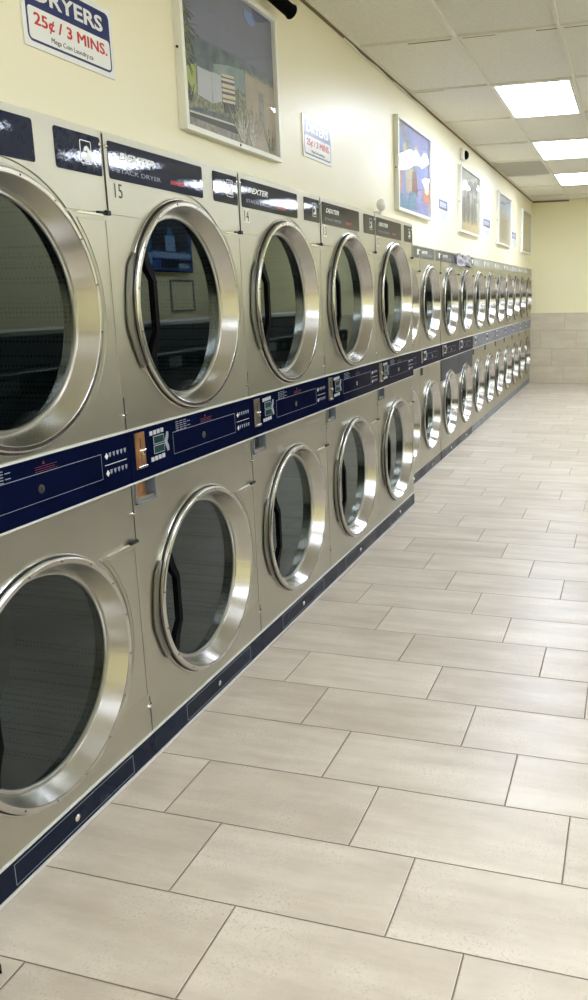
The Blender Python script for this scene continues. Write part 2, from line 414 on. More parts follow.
# ------------------------------------------------------------------ dryers
NEAR = dict(H=2.048, zu=1.534, zl=.513, R=.358, Rl=.352, hz=1.815, s1=1.808, s0=1.262, l1=.789, l0=.238, b0=.985, b1=1.152, kt=.100,
            np0=1.918, np1=2.026, far=False)
FAR = dict(H=1.948, zu=1.484, zl=.512, R=.314, Rl=.309, hz=1.745, s1=1.738, s0=1.232, l1=.765, l0=.235, b0=.966, b1=1.106, kt=.100,
           np0=1.850, np1=1.938, far=True)
def build_dryer(root, w, S, num=None, coin='copper', faded=False, slate=False, extra=True):
    far = S['far']; g = .003; H = S['H']; yc = w/2+.001
    seg = 72 if far else 112
    mband = M_FADED if faded else M_NAVY; mkick = M_FADED if faded else M_NAVY2; mname = M_FADEP if faded else (M_MIDP if far else M_NAMEP)
    # cabinet: front sheet with two round openings, shell behind
    bm = B(); midz = (S['b0']+S['b1'])/2
    zsplit = [(.012, S['b0']-.06, S['zl'], S['Rl']-.016), (S['b1']+.008, H, S['zu'], S['R']-.016)]
    for z0, z1, zc, r in zsplit: rect_hole(bm, g, w-g, z0, z1, yc, zc, r, -.012, 0, seg=64)
    if far: box(bm, -.012, 0, g, w-g, S['b0']-.06, S['b1']+.008)
    else:   # coin return opening below the band
        zA, zB = S['b0']-.075, S['b0']+.006
        box(bm, -.012, 0, g, .016, S['b0']-.06, zB); box(bm, -.012, 0, .138, w-g, S['b0']-.06, zB)
        box(bm, -.012, 0, g, w-g, zB, S['b1']+.008)
    D = .74
    box(bm, -D, -.012, g, g+.004, .0, H); box(bm, -D, -.012, w-g-.004, w-g, .0, H)
    box(bm, -D, -.012, g, w-g, H-.004, H); box(bm, -D, -D+.004, g, w-g, 0, H); box(bm, -D, -.012, g, w-g, .0, .012)
    new_obj('cabinet', bm, M_STEEL, root)
    # raised header sheet with the arc of the upper door cut out of it
    R1 = S['R']+.026
    a = math.asin(min(1, (S['hz']-S['zu'])/R1))
    out = [(g, S['hz'])]+arc(yc, S['zu'], R1, math.pi-a, a)+[(w-g, S['hz']), (w-g, H-.004), (g, H-.004)]
    hp = new_obj('header_panel', slab(B(), out, 0, .004), M_STEEL, root)
    for y in (.014, w-.016): new_obj('screw', dome(B(), .004, y, H-.040, .0065, .005, 12), M_CHROME, hp)
    if not far: new_obj('seam_strip', bx(.001, .006, w-.0045, w+.001, S['hz'], H-.008), M_GAP, hp)
    new_obj('latch', box(bx(.004, .012, w-.06, w-.004, S['hz']-.003, S['hz']+.003), .004, .016, w-.022, w-.002, S['hz']-.006, S['hz']+.008, bev=.002), M_GAP, hp)
    # side panels beside both doors, with an embossed line
    for z1, z0, zc, rr in ((S['s1'], S['s0'], S['zu'], S['R']+.026), (S['l1'], S['l0'], S['zl'], S['Rl']+.026)):
        a1 = math.asin(min(.999, (z1-zc)/rr)); a0 = math.asin(max(-.999, (z0-zc)/rr))
        o = [(w-g, z0), (w-g, z1)]+arc(yc, zc, rr, a1, a0)
        sp = new_obj('side_panel', slab(B(), o, 0, .0045), M_STEEL, root)
        if not far:
            r2 = rr+.014; a1 = math.asin(min(.999, (z1-.014-zc)/r2)); a0 = math.asin(max(-.999, (z0+.014-zc)/r2))
            o = [(w-g-.014, z0+.014), (w-g-.014, z1-.014)]+arc(yc, zc, r2, a1, a0)
            new_obj('embossed_line', sweep(B(), [(.0045, y, z) for y, z in o], .004, .004, closed=True), M_STEEL, sp)
            new_obj('edge_bead', sweep(B(), [(.005, yc+rr*math.cos(a1)+.01, z1+.001), (.005, w-.02, z1+.001)], .006, .006), M_CHROME, sp)
            if zc < 1: new_obj('latch', bx(.0035, .014, w-.045, w-.003, z1-.001, z1+.009, bev=.002), M_GAP, sp)
    if slate:
        o = [(g, S['l1'])]+[]
        rr = S['Rl']+.02; a1 = math.asin((S['l1']-S['zl'])/rr) if S['l1']-S['zl'] < rr else math.pi/2
        o = [(g, S['l1'])]+arc(yc, S['zl'], rr, math.pi-a1, a1)+[(w-g, S['l1']), (w-g, S['b0']-.007), (g, S['b0']-.007)]
        tag(new_obj('front_panel', slab(B(), o, 0, .003), M_STEEL_DK, root), 'dark slate blue panel above the lower door')
    # wire latches on the seam
    if not far:
        for z in (1.205, .885, .205):
            bm = B(); dome(bm, .0, w-.012, z, .006, .006, 12); sweep(bm, [(.004, w-.03, z+.004), (.007, w-.014, z-.004), (.004, w+.006, z+.005)], .004, .004)
            new_obj('seam_latch', bm, M_CHROME, root)
    # doors
    for zc, R, nm in ((S['zu'], S['R'], 'upper'), (S['zl'], S['Rl'], 'lower')):
        q = R/.358
        prof = [(0, R-.008), (.012, R-.007), (.0135, R+.000), (.021, R+.000), (.0235, R-.003), (.0245, R-.005), (.0245, R-.0155), (.0232, R-.0178), (.015, R-.016), (0, R-.014)]
        door = tag(new_obj('door', lathe(B(), prof, yc, zc, seg), M_RING, root, smooth=True, auto=24), nm+' dryer door with a polished steel rim')
        new_obj('funnel', lathe(B(), [(.0235, R-.0175), (-.035, R-.045), (-.037, R-.043), (.018, R-.0165)], yc, zc, seg), M_CONE, door, smooth=True, auto=24)
        new_obj('glass_ring', lathe(B(), [(-.033, R-.044), (-.031, R-.048), (-.032, R-.054), (-.038, R-.057), (-.044, R-.057), (-.044, R-.044)], yc, zc, seg), M_FRAME, door, smooth=True)
        new_obj('glass', disc(B(), -.0425, -.0395, yc, zc, R-.0565, seg), M_GLASS, door)
        new_obj('flange', lathe(B(), [(0, R+.009), (.005, R+.009), (.0065, R+.007), (.0065, R-.006), (0, R-.006)], yc, zc, seg), M_RING, door, smooth=True, auto=24)
        new_obj('gasket', lathe(B(), [(.0065, R+.004), (.0125, R+.001), (.0125, R-.006), (.0065, R-.006)], yc, zc, seg), M_GAP, door)
        if True:
            for i in range(16 if not far else 0):
                an = math.radians(12+i*22.5)
                new_obj('rim_screw', disc(B(), .0235, .0253, yc+(R-.0102)*math.cos(an), zc+(R-.0102)*math.sin(an), .0028, 8), M_GAP, door)
        # hinge plate behind the rim, camera side
        pts = [(-.330, .175), (-.366, .135), (-.386, .05), (-.394, -.02), (-.392, -.06), (-.366, -.13), (-.335, -.19), (-.30, -.18), (-.33, 0), (-.30, .165)]
        new_obj('hinge_plate', slab(B(), [(yc+y*q, zc+z*q) for y, z in pts], .0042, .009), M_HINGE, door)
        # grab handle
        hp_ = [(-.004, -.270, .196), (.000, -.268, .165), (.005, -.262, .132), (.010, -.241, .088), (.010, -.241, -.078), (.005, -.256, -.118), (.000, -.262, -.150), (-.004, -.256, -.192)]
        new_obj('handle', sweep(B(), [(x, yc+y*q, zc+z*q) for x, y, z in hp_], [.024, .034, .030, .021, .021, .030, .034, .022], .020), M_BLACK, door)
        # drum behind the glass
        Rd = R-.03
        bm = lathe(B(), [(-.014, Rd+.008), (-.05, Rd+.008), (-.05, Rd+.0), (-.42, Rd+.0), (-.424, Rd+.004), (-.014, Rd+.012)], yc, zc, 48)
        drum = new_obj('drum', bm, M_PERF if not far else M_DRUM, root, smooth=True)
        new_obj('drum_back', disc(B(), -.418, -.412, yc, zc, Rd-.001, 48), M_DRUM, drum)
    # control band
    b0, b1 = S['b0'], S['b1']; bh = b1-b0
    bm = bx(0, .006, g*.4, w-g*.4, b0, b1); band = new_obj('control_band', bm, mband, root)
    for z in (b0-.006, b1): new_obj('trim_strip', bx(0, .008, g*.4, w-g*.4, z, z+.006), M_ALU, band)
    cb = B(); box(cb, .006, .0085, .030*w/.9, .087*w/.9, b0+bh*.22, b0+bh*.93, bev=.0008)
    cp = new_obj('coin_plate', cb, M_COPPER if coin == 'copper' else M_BRASSDK, band)
    new_obj('coin_slot', bx(.0085, .0092, .056, .0595, b0+bh*.62, b0+bh*.82), M_GAP, cp)
    if not far:
        kn = box(bx(.0085, .018, .040, .076, b0+bh*.555, b0+bh*.60, bev=.002), .0085, .022, .052, .063, b0+bh*.50, b0+bh*.60, bev=.002)
        new_obj('coin_lever', kn, M_CHROME, cp)
        new_obj('lip', box(bx(.0085, .0092, .056, .0595, b0+bh*.32, b0+bh*.48), .0085, .014, .034, .084, b0+bh*.23, b0+bh*.275, bev=.001), M_CHROME, cp)
    # keypad
    X = .0064; y0 = .117
    for i in range(4):
        for zz in (b1-.033, b0+.046):
            new_obj('button', bx(.006, .0085, y0+i*.0225, y0+i*.0225+.0165, zz+i*.0006, zz+.0145+i*.0006, bev=.0008), M_BUTTON if not faded else M_INK, band)
    for zz in (b1-.066, b0+.069):
        fr = new_obj('display', bx(.006, .0075, y0+.021, y0+.086, zz, zz+.028), M_ARROW, band)
        new_obj('lcd', bx(.0075, .0079, y0+.0235, y0+.0835, zz+.0025, zz+.0255), M_LCD, fr)
    for s_, zz in ((1, b1-.060), (-1, b0+.091)):
        pts = [(y0+.090, zz-s_*.004), (y0+.100, zz+s_*.014), (y0+.104, zz+s_*.026), (y0+.116, zz+s_*.024), (y0+.115, zz+s_*.008), (y0+.106, zz-s_*.008), (y0+.092, zz-s_*.012)]
        new_obj('arrow_mark', slab(B(), pts, .006, .0068), M_ARROW, band)
    # thin outlined access door with a lock
    ya, yb_ = .262, w-.148; za, zb = b0+.045, b1-.044
    t = .0016
    bm = B()
    for a_ in ((ya, yb_, zb-t, zb), (ya, yb_, za, za+t*.7), (ya, ya+t*.7, za, zb), (yb_-t*.7, yb_, za, zb)): box(bm, .006, .0064, *a_)
    new_obj('access_outline', bm, M_INKDIM, band)
    bm = disc(B(), .006, .010, w*.535, b0+bh*.48, .0125, 20); lk = new_obj('lock', bm, M_CHROME, band)
    new_obj('keyhole', disc(B(), .010, .0105, w*.535+.001, b0+bh*.48, .0045, 12), M_GAP, lk)
    if not far:
        for r_ in range(2):
            for c_ in range(5):
                bm = B()
                yy = w-.110+c_*.0195; zz = (b1-.059) if r_ == 0 else (b0+.055)
                slab(bm, [(yy, zz+.012), (yy+.012, zz+.0125), (yy+.010, zz+.002), (yy+.006, zz-.003), (yy+.002, zz+.002)], .006, .0064)
                new_obj('program_icon', bm, M_INKDIM, band)
        bm = B()
        for zz in (b1-.056, b0+.058): slab(bm, [(w-.131, zz), (w-.122, zz+.011), (w-.113, zz), (w-.122, zz-.010)], .006, .0066)
        box(bm, .006, .0064, w-.134, w-.020, b0+.083, b0+.085)
        new_obj('program_marks', bm, M_INK, band)
        bm = B()
        for j in range(5):
            for i in range(3+j % 2):
                box(bm, .006, .0063, .285+i*.026, .285+i*.026+.020, b1-.013-j*.0075, b1-.0105-j*.0075)
        new_obj('instructions', bm, M_INKDIM, band)
        bm = B()
        slab(bm, [(w*.56, b1-.012), (w*.566, b1-.022), (w*.554, b1-.022)], .006, .0064)
        for j in range(3): box(bm, .006, .0063, w*.52, w*.62-.01*(j % 2), b1-.028-j*.006, b1-.0265-j*.006)
        new_obj('warning_print', bm, M_DRED, band)
        # coin return pocket
        z0, z1 = b0-.078, b0-.003
        bm = B()
        for a_ in ((.016, .138, z1-.006, z1), (.016, .138, z0, z0+.006), (.016, .022, z0, z1), (.132, .138, z0, z1)): box(bm, -.012, .005, *a_)
        slab(bm, [(.022, z0+.006), (.132, z0+.006), (.132, z1-.006), (.022, z1-.006)], -.05, -.046)
        box(bm, -.05, 0, .020, .023, z0, z1); box(bm, -.05, 0, .131, .134, z0, z1); box(bm, -.05, 0, .02, .134, z0, z0+.004); box(bm, -.05, 0, .02, .134, z1-.004, z1)
        cr = new_obj('coin_return', bm, M_GREY, root)
        new_obj('coin_flap', bx(-.044, -.012, .026, .100, z0+.010, z1-.010, bev=.002), M_COPPER if coin == 'copper' else M_GAP, cr)
    else:
        new_obj('coin_return', bx(0, .002, .02, .095, b0-.072, b0-.012), M_GAP, root)
    # kick plate
    kt = S['kt']
    kk = new_obj('kick_plate', bx(-.012, .004, g*.4, w-g*.4, .015, kt), mkick, root)
    new_obj('kick_trim', bx(-.004, .006, g*.4, w-g*.4, kt, kt+.006), M_ALU if not far else M_STEEL, kk)
    new_obj('foot_trim', bx(-.012, .007, g*.4, w-g*.4, .004, .015), M_ALU, kk)
    bm = B(); ya, yb_, za, zb = .25*w, .86*w, .024, kt-.012
    for a_ in ((ya, yb_, zb-t, zb), (ya, yb_, za, za+t), (ya, ya+t, za, zb), (yb_-t, yb_, za, zb)): box(bm, .004, .0044, *a_)
    new_obj('kick_outline', bm, M_INKDIM, kk)
    new_obj('kick_lock', dome(disc(B(), .004, .007, w*.535, .055, .011, 16), .007, w*.535, .055, .009, .004, 16), M_CHROME, kk)
    # header plates
    n0, n1 = S['np0'], S['np1']
    def rr_(y0, y1, z0, z1, r=.008):
        o = []
        for cy_, cz, a_ in ((y1-r, z1-r, 0), (y0+r, z1-r, 90), (y0+r, z0+r, 180), (y1-r, z0+r, 270)):
            o += [(cy_+r*math.cos(math.radians(a_+i*22.5)), cz+r*math.sin(math.radians(a_+i*22.5))) for i in range(5)]
        return o
    ny0, ny1, my0, my1 = .022*w/.9, .600*w/.9, .683*w/.9, .885*w/.9
    npl = new_obj('nameplate', slab(B(), rr_(ny0, ny1, n0, n1), .004, .0058), mname, root)
    bpl = new_obj('badge_plate', slab(B(), rr_(my0, my1, n0, n1), .004, .0058), mname, root)
    ic = new_obj('badge', slab(B(), rr_(my0+.108, my0+.160, n0+.026, n1-.018, .006), .0058, .0062), M_INK, bpl)
    if not far:
        bm = B()
        y_, z_ = my0+.113, n0+.036
        new_obj('badge_field', slab(B(), rr_(my0+.111, my0+.157, n0+.029, n1-.021, .004), .0062, .0064), M_NAMEP, ic)
        slab(bm, [(y_, z_), (y_+.042, z_), (y_+.042, z_+.022), (y_+.036, z_+.034), (y_+.026, z_+.040), (y_+.016, z_+.036), (y_+.010, z_+.026), (y_+.016, z_+.024), (y_+.026, z_+.028),
                  (y_+.028, z_+.018), (y_+.018, z_+.010), (y_+.006, z_+.006)], .0064, .0067)
        new_obj('badge_mark', bm, M_INK, ic)
    ink = M_INK if not faded else M_SIGNW
    text('DEXTER', .030, ink, npl, .0059, .075*w/.9, n1-.047, shear=.35, bold=.0009, width=.20)
    text('STACK DRYER', .019, M_INKDIM if not faded else M_SIGNW, npl, .0059, .062*w/.9, n0+.022, width=.245)
    text('EXPRESS', .016, M_RED if not far else M_INKDIM, npl, .0059, .372*w/.9, n0+.024, shear=.4, width=.095, bold=.0006)
    if num:
        st_ = new_obj('number_sticker', bx(.0041, .0043, .038, .086, n0-.060, n0-.002), M_STEEL if num == '15' else M_STICK, root)
        text(num, .060, M_DIG, st_, .0045, .0415, n0-.052, width=.040)

NEARLAB = ['stacked dryer nearest the camera, cut off by the left edge of the photo',
           'stacked dryer numbered 15 with a copper coin plate, second from the camera',
           'stacked dryer numbered 14, below the small price sign',
           'stacked dryer numbered 13, fourth from the camera',
           'stacked dryer numbered 12, last of the protruding near row beneath the white wall lamp']
for i, lb in enumerate(NEARLAB):
    w = SEAM[i+1]-SEAM[i]
    t = empty('stacked_dryer', (XN, SEAM[i], 0), lb, 'dryer', 'large stacked dryers in the near row')
    build_dryer(t, w, NEAR, num=[None, '15', '14', '13', '12'][i], coin='copper' if i < 2 else 'pewter')
# far row: prototypes copied along the wall
def copy_tree(o, parent=None):
    c = o.copy(); C.objects.link(c)
    if parent is not None: c.parent = parent
    for ch in [x for x in bpy.data.objects if x.parent == o and x != c]: copy_tree(ch, c)
    return c
FARY = [5.905, 6.680, 7.478, 8.270] + [9.062+.775*i for i in range(7)]
FARLAB = ['first dryer of the recessed row, mostly hidden behind the protruding row',
          'stacked dryer of the recessed row with a plain steel front, just past the step',
          'stacked dryer with slate panel under the band, left of its slate twin',
          'stacked dryer with slate panel under the band, next to the first grey-banded one',
          'grey-banded stacked dryer nearest the camera, beside the slate-fronted pair',
          'grey-banded stacked dryer, second after the slate-fronted pair',
          'grey-banded stacked dryer, third after the slate-fronted pair',
          'grey-banded stacked dryer in the middle of the seven, fourth from the end wall',
          'grey-banded stacked dryer, third from the end wall',
          'grey-banded stacked dryer, next to last before the end wall',
          'last stacked dryer of the row, right beside the yellow end wall']
proto = {}
for i, y in enumerate(FARY):
    kind = 'plain' if i < 2 else 'slate' if i < 4 else 'faded'
    if kind in proto:
        t = copy_tree(proto[kind]); t.location = (XF, y, 0); t['label'] = FARLAB[i]
    else:
        t = empty('stacked_dryer', (XF, y, 0), FARLAB[i], 'dryer', 'smaller stacked dryers in the far row')
        build_dryer(t, .772 if kind != 'slate' else .789, FAR, coin='pewter', faded=kind == 'faded', slate=kind == 'slate'); proto[kind] = t

# ------------------------------------------------------------------ wall pictures
def picture(y0, y1, z0, z1, paint, label, thick=.035):
    t = empty('framed_picture', (XW, (y0+y1)/2, z0), label, 'picture', 'framed pictures on the wall')
    W, Hh = (y1-y0), (z1-z0); hw = W/2; f = .022
    bm = B()
    for a_ in ((-hw, hw, 0, f), (-hw, hw, Hh-f, Hh), (-hw, -hw+f, f, Hh-f), (hw-f, hw, f, Hh-f)): box(bm, .0, thick, *a_, bev=.002)
    new_obj('frame', bm, M_WHITE, t)
    bm = B(); mats = []
    def poly(pts, mat, lay):
        if mat not in mats: mats.append(mat)
        P_ = [(-hw+f+(W-2*f)*u, f+(Hh-2*f)*v) for u, v in pts]
        slab(bm, P_, .012, .013+lay*.0004, mats.index(mat))
    paint(poly)
    new_obj('print', bm, None, t, mats=mats)
    new_obj('glazing', bx(.024, .0255, -hw+f, hw-f, f, Hh-f), M_ACRYL, t)
    s_ = B(); disc(s_, thick, thick+.002, 0, f*.5, .006, 10)
    v = [(-hw, Hh*.42)]
    new_obj('fixing_screw', s_, M_GAP, t)
    s_ = B()
    lathe(s_, [(thick*.4-.005, .0001), (thick*.4-.005, .005), (thick*.4+.005, .005), (thick*.4+.005, .0001)], 0, 0, 8)
    bmesh.ops.rotate(s_, verts=s_.verts, cent=(thick*.4, 0, 0), matrix=Matrix.Rotation(math.pi/2, 3, 'Z'))
    bmesh.ops.translate(s_, verts=s_.verts, vec=(0, -hw-.001, Hh*.45))
    new_obj('fixing_screw', s_, M_GAP, t)
    return t
def pm(name, c1, c2=None, sc=20, rough=.5):
    f = lambda c: srgb(*[min(235, v*.93+24) for v in c])  # lifts every print colour to imitate overhead glare paling the pictures
    return speck(name, f(c1), f(c2 or c1), sc, rough)
PM = dict(sky=pm('print dusk sky', (92, 98, 122), (104, 108, 130), 5), sea=pm('print sea', (48, 66, 82), (92, 108, 114), 22),
          surf=pm('print surf', (104, 128, 130), (142, 156, 154), 16), palm=pm('print palm', (50, 62, 40), (108, 120, 84), 60),
          lime=pm('print lime cloth', (146, 160, 84), (160, 174, 98), 10), cloth=pm('print pale cloth', (160, 168, 178), (184, 188, 194), 8),
          white=pm('print cream', (196, 192, 178), (206, 202, 190), 12), dark=pm('print charcoal', (44, 46, 50), (60, 60, 62), 12),
          brown=pm('print brown', (100, 60, 48), (116, 70, 54), 12), bush=pm('print bushes', (50, 62, 40), (150, 152, 128), 55),
          ground=pm('print path', (104, 100, 98), (156, 150, 142), 40), house=pm('print adobe', (148, 136, 118), (164, 152, 132), 10),
          grass=pm('print dry grass', (120, 122, 110), (206, 206, 196), 80), blue=pm('print blue', (92, 116, 176), (110, 134, 190), 6),
          violet=pm('print violet', (118, 122, 176), (140, 142, 190), 12), orange=pm('print orange', (188, 110, 78), (204, 132, 92), 12),
          teal=pm('print teal', (70, 120, 150), (96, 140, 160), 16), tan=pm('print tan', (172, 160, 128), (190, 178, 146), 14),
          grey=pm('print pale grey', (176, 176, 166), (204, 204, 192), 18), gdk=pm('print grey shapes', (98, 98, 92), (140, 140, 130), 26),
          sand=pm('print sand', (190, 170, 122), (204, 184, 140), 16), wood=pm('print weathered', (140, 132, 110), (158, 148, 124), 20))
def uv1(L): return [((y-3.063)/.865, (z-2.23)/.60) for y, z in L]
def paint1(p):
    full = [(0, 0), (1, 0), (1, 1), (0, 1)]
    p(full, PM['sky'], 0)
    p([(0, 0), (1, 0), (1, .595), (.65, .60), (.35, .585), (0, .565)], PM['sea'], 1)
    p([(.3, .25), (.64, .25), (.64, .53), (.45, .50), (.3, .46)], PM['surf'], 2)
    p([(0, .1), (.16, .14), (.5, .16), (.66, .10), (.66, .36), (.55, .38), (.42, .26), (.3, .30), (.1, .28), (0, .34)], PM['bush'], 3)
    p([(0, 0), (1, 0), (.95, .06), (.55, .11), (0, .09)], PM['ground'], 4)
    p([(.045, .09), (.52, .117), (.53, .062), (.05, .06)], PM['dark'], 5)
    p([(.045, .098), (.52, .125), (.52, .113), (.045, .086)], PM['white'], 6)
    p(uv1([(3.075, 2.43), (3.12, 2.455), (3.177, 2.472), (3.162, 2.364), (3.097, 2.357), (3.069, 2.38)]), PM['lime'], 5)
    p(uv1([(3.184, 2.466), (3.30, 2.467), (3.298, 2.350), (3.178, 2.359)]), PM['cloth'], 5)
    p(uv1([(3.300, 2.470), (3.385, 2.474), (3.381, 2.374), (3.300, 2.350)]), PM['cloth'], 6)
    n = 11
    for i in range(n):
        v0, v1 = 2.484-(i+.5)*.0105, 2.484-i*.0105
        p(uv1([(3.388, v0), (3.505, v0+.012), (3.506, v1+.012), (3.388, v1)]), PM[['white', 'dark', 'white', 'brown'][i % 4]], 7)
        p(uv1([(3.388, v0-.0052), (3.505, v0+.0068), (3.506, v0+.012), (3.388, v0)]), PM[['sand', 'white', 'dark', 'white'][i % 4]], 7)
    p(uv1([(3.399, 2.369), (3.512, 2.385), (3.513, 2.350), (3.405, 2.335)]), PM['dark'], 8)
    p(uv1([(3.613, 2.543), (3.76, 2.544), (3.928, 2.541), (3.928, 2.231), (3.613, 2.235)]), PM['house'], 5)
    for i in range(12):
        y = 3.613+i*.0262
        p(uv1([(y, 2.552), (y+.018, 2.552), (y+.018, 2.535), (y, 2.535)]), PM['gdk'], 6)
    p(uv1([(3.739, 2.498), (3.83, 2.504), (3.829, 2.297), (3.75, 2.302)]), PM['wood'], 6)
    p(uv1([(3.752, 2.485), (3.80, 2.490), (3.80, 2.31), (3.758, 2.31)]), PM['gdk'], 7)
    random.seed(3)
    def tuft(cx_, cz, n, L, a0, a1, mat, lay):
        for i in range(n):
            a = math.radians(random.uniform(a0, a1)); l = L*random.uniform(.5, 1)
            bx_, bz = cx_+random.uniform(-.02, .02), cz
            p([(bx_-.006, bz), (bx_+.006, bz), (min(.999, max(.001, bx_+l*math.cos(a))), min(.99, max(.001, bz+l*1.4*math.sin(a))))], mat, lay+i*.02)
    tuft(.58, .03, 26, .24, 30, 150, PM['grass'], 8); tuft(.70, .02, 22, .22, 40, 140, PM['grass'], 9)
    tuft(.93, .01, 16, .14, 50, 130, PM['bush'], 9)
    tuft(.03, .62, 22, .15, -110, 20, PM['palm'], 9); tuft(.02, .72, 16, .12, -100, 30, PM['palm'], 9.5); tuft(.03, .45, 16, .12, -80, 60, PM['palm'], 9.7)
    tuft(.05, .16, 12, .10, 60, 120, PM['dark'], 9)
    p([(.66, .955), (.78, .955), (.79, .90), (.76, .865), (.70, .87), (.66, .91)], PM['blue'], 5)
def paint2(p):
    p([(0, 0), (1, 0), (1, 1), (0, 1)], PM['violet'], 0)
    p([(0, .35), (.4, .3), (.55, .6), (.35, 1), (0, 1)], PM['blue'], 1)
    p([(.05, 1), (.17, 1), (.62, .55), (.55, .5), (.3, .72)], PM['gdk'], 2)
    p([(.17, .75), (.24, .8), (.36, .62), (.2, .60)], PM['tan'], 3)
    p([(.52, .80), (.60, .84), (.66, .70), (.54, .70)], PM['tan'], 3)
    p([(0, .2), (.12, .22), (.14, .42), (.08, .52), (0, .48)], PM['orange'], 2)
    p([(.25, .22), (.45, .2), (.5, .5), (.38, .56), (.24, .48)], PM['tan'], 2)
    p([(.42, .18), (.62, .22), (.58, .52), (.46, .5)], PM['brown'], 3)
    p([(.3, .02), (.62, .05), (.55, .26), (.36, .24)], PM['teal'], 4)
    p([(.78, .22), (1, .14), (1, .42), (.86, .46)], PM['orange'], 3)
    p([(0, 0), (.35, 0), (.28, .14), (.1, .18), (0, .12)], PM['teal'], 3)
    p([(.62, .5), (.8, .46), (.9, .7), (.72, .8)], PM['blue'], 3)
def paint3(p):
    p([(0, 0), (1, 0), (1, 1), (0, 1)], PM['grey'], 0)
    p([(0, 0), (1, 0), (1, .24), (.55, .26), (.3, .18), (0, .12)], PM['sand'], 1)
    for x, z, a_, b_ in ((.2, .35, .10, .22), (.42, .42, .12, .26), (.62, .34, .07, .20), (.78, .40, .08, .24), (.55, .78, .16, .10), (.82, .80, .12, .12)):
        p([(x+a_*math.cos(t_*math.pi/6), z+b_*math.sin(t_*math.pi/6)) for t_ in range(12)], PM['gdk'], 2)
    for x in (.25, .45, .66, .86): p([(x, .15), (x+.03, .15), (x+.02, .75), (x, .7)], PM['dark'], 3)
def paint4(p):
    p([(0, 0), (1, 0), (1, 1), (0, 1)], PM['cloth'], 0)
    p([(0, 0), (1, 0), (1, .62), (0, .62)], PM['tan'], 1)
    p([(.2, .1), (.8, .1), (.8, .55), (.2, .5)], PM['wood'], 2)
def paint5(p):
    p([(0, 0), (1, 0), (1, 1), (0, 1)], PM['wood'], 0)
    p([(.1, .1), (.9, .1), (.9, .9), (.1, .9)], PM['tan'], 1)
picture(3.035, 3.95, 2.205, 2.855, paint1, 'large framed print of a beach house with hanging towels, above dryer 14')
picture(6.09, 7.13, 2.175, 2.835, paint2, 'framed blue and violet print with bright light reflections, second along the wall')
picture(8.41, 9.50, 2.170, 2.815, paint3, 'framed pale grey print with sandy lower edge, under the small sensor')
picture(10.86, 11.98, 2.175, 2.830, paint4, 'framed tan and grey print, fourth along the wall')
picture(13.25, 14.42, 2.175, 2.835, paint5, 'framed plain tan print nearest the end wall')

# ------------------------------------------------------------------ price signs
def price_sign(y0, z0, W, Hh, label, shop=True):
    t = empty('price_sign', (XW, y0, z0), label, 'sign', 'dryer price signs')
    def rr(a, b, c, d, r):
        o = []
        for cy_, cz, an in ((b-r, d-r, 0), (a+r, d-r, 90), (a+r, c+r, 180), (b-r, c+r, 270)):
            o += [(cy_+r*math.cos(math.radians(an+i*22.5)), cz+r*math.sin(math.radians(an+i*22.5))) for i in range(5)]
        return o
    new_obj('board', slab(B(), [(0, 0), (W, 0), (W, Hh), (0, Hh)], 0, .006), M_SIGNW, t)
    m = .016
    bm = slab(B(), rr(m, W-m, m, Hh-m, .02), .006, .0064); bd = new_obj('blue_border', bm, M_SIGNBLUE, t)
    new_obj('white_field', slab(B(), rr(m+.007, W-m-.007, m+.007, Hh*.53, .012), .0064, .0068), M_SIGNW, bd)
    text('DRYERS', Hh*.30, M_SIGNW, t, .0066, W*.12, Hh*.63, width=W*.76, bold=.0016)
    bm = B()
    for i, (dy, dz) in enumerate(((-.0011, -.0007), (.0011, -.0007), (-.0011, .0007), (.0011, .0007))):
        text_bm(bm, '25¢ / 3 MINS.', Hh*.22, .0070+i*.00005, W*.11+dy, Hh*.31+dz, width=W*.80)
    new_obj('price_lettering', bm, M_RED, t)
    text('Mega Coin Laundry.ca', Hh*.095, M_DIG, t, .0070, W*.27, Hh*.155, width=W*.46)
    return t
price_sign(2.180, 2.288, .440, .212, 'large blue and white price sign reading dryers, above the nearest dryers')
price_sign(4.305, 2.293, .435, .212, 'blue and white dryer price sign right of the beach house picture')
def notice(y0, z0, W, Hh, label):
    t = empty('wall_notice', (XW, y0, z0), label, 'sign', 'small notices between the pictures')
    new_obj('board', bx(0, .004, 0, W, 0, Hh), M_SIGNW, t)
    new_obj('blue_frame', bx(.004, .0045, W*.08, W*.92, Hh*.52, Hh*.94), M_SIGNBLUE, t)
    new_obj('panel', bx(.0045, .005, W*.19, W*.81, Hh*.61, Hh*.85), P('notice lilac', srgb(196, 200, 226), .4), t)
    bm = B()
    for i in range(3): box(bm, .005, .0053, W*.22, W*.78, Hh*(.62+.08*i), Hh*(.65+.08*i))
    for i in range(5): box(bm, .004, .0044, W*.12, W*(.86-.1*(i % 2)), Hh*(.08+.08*i), Hh*(.10+.08*i))
    new_obj('printed_lines', bm, P('notice print', srgb(120, 124, 150), .5), t)
notice(7.50, 2.215, .42, .195, 'small white notice with blue heading, right of the blue picture')
notice(9.83, 2.225, .52, .20, 'small white notice with blue heading, right of the grey picture')
notice(12.2, 2.225, .50, .20, 'small white notice with blue heading, beside the last picture')

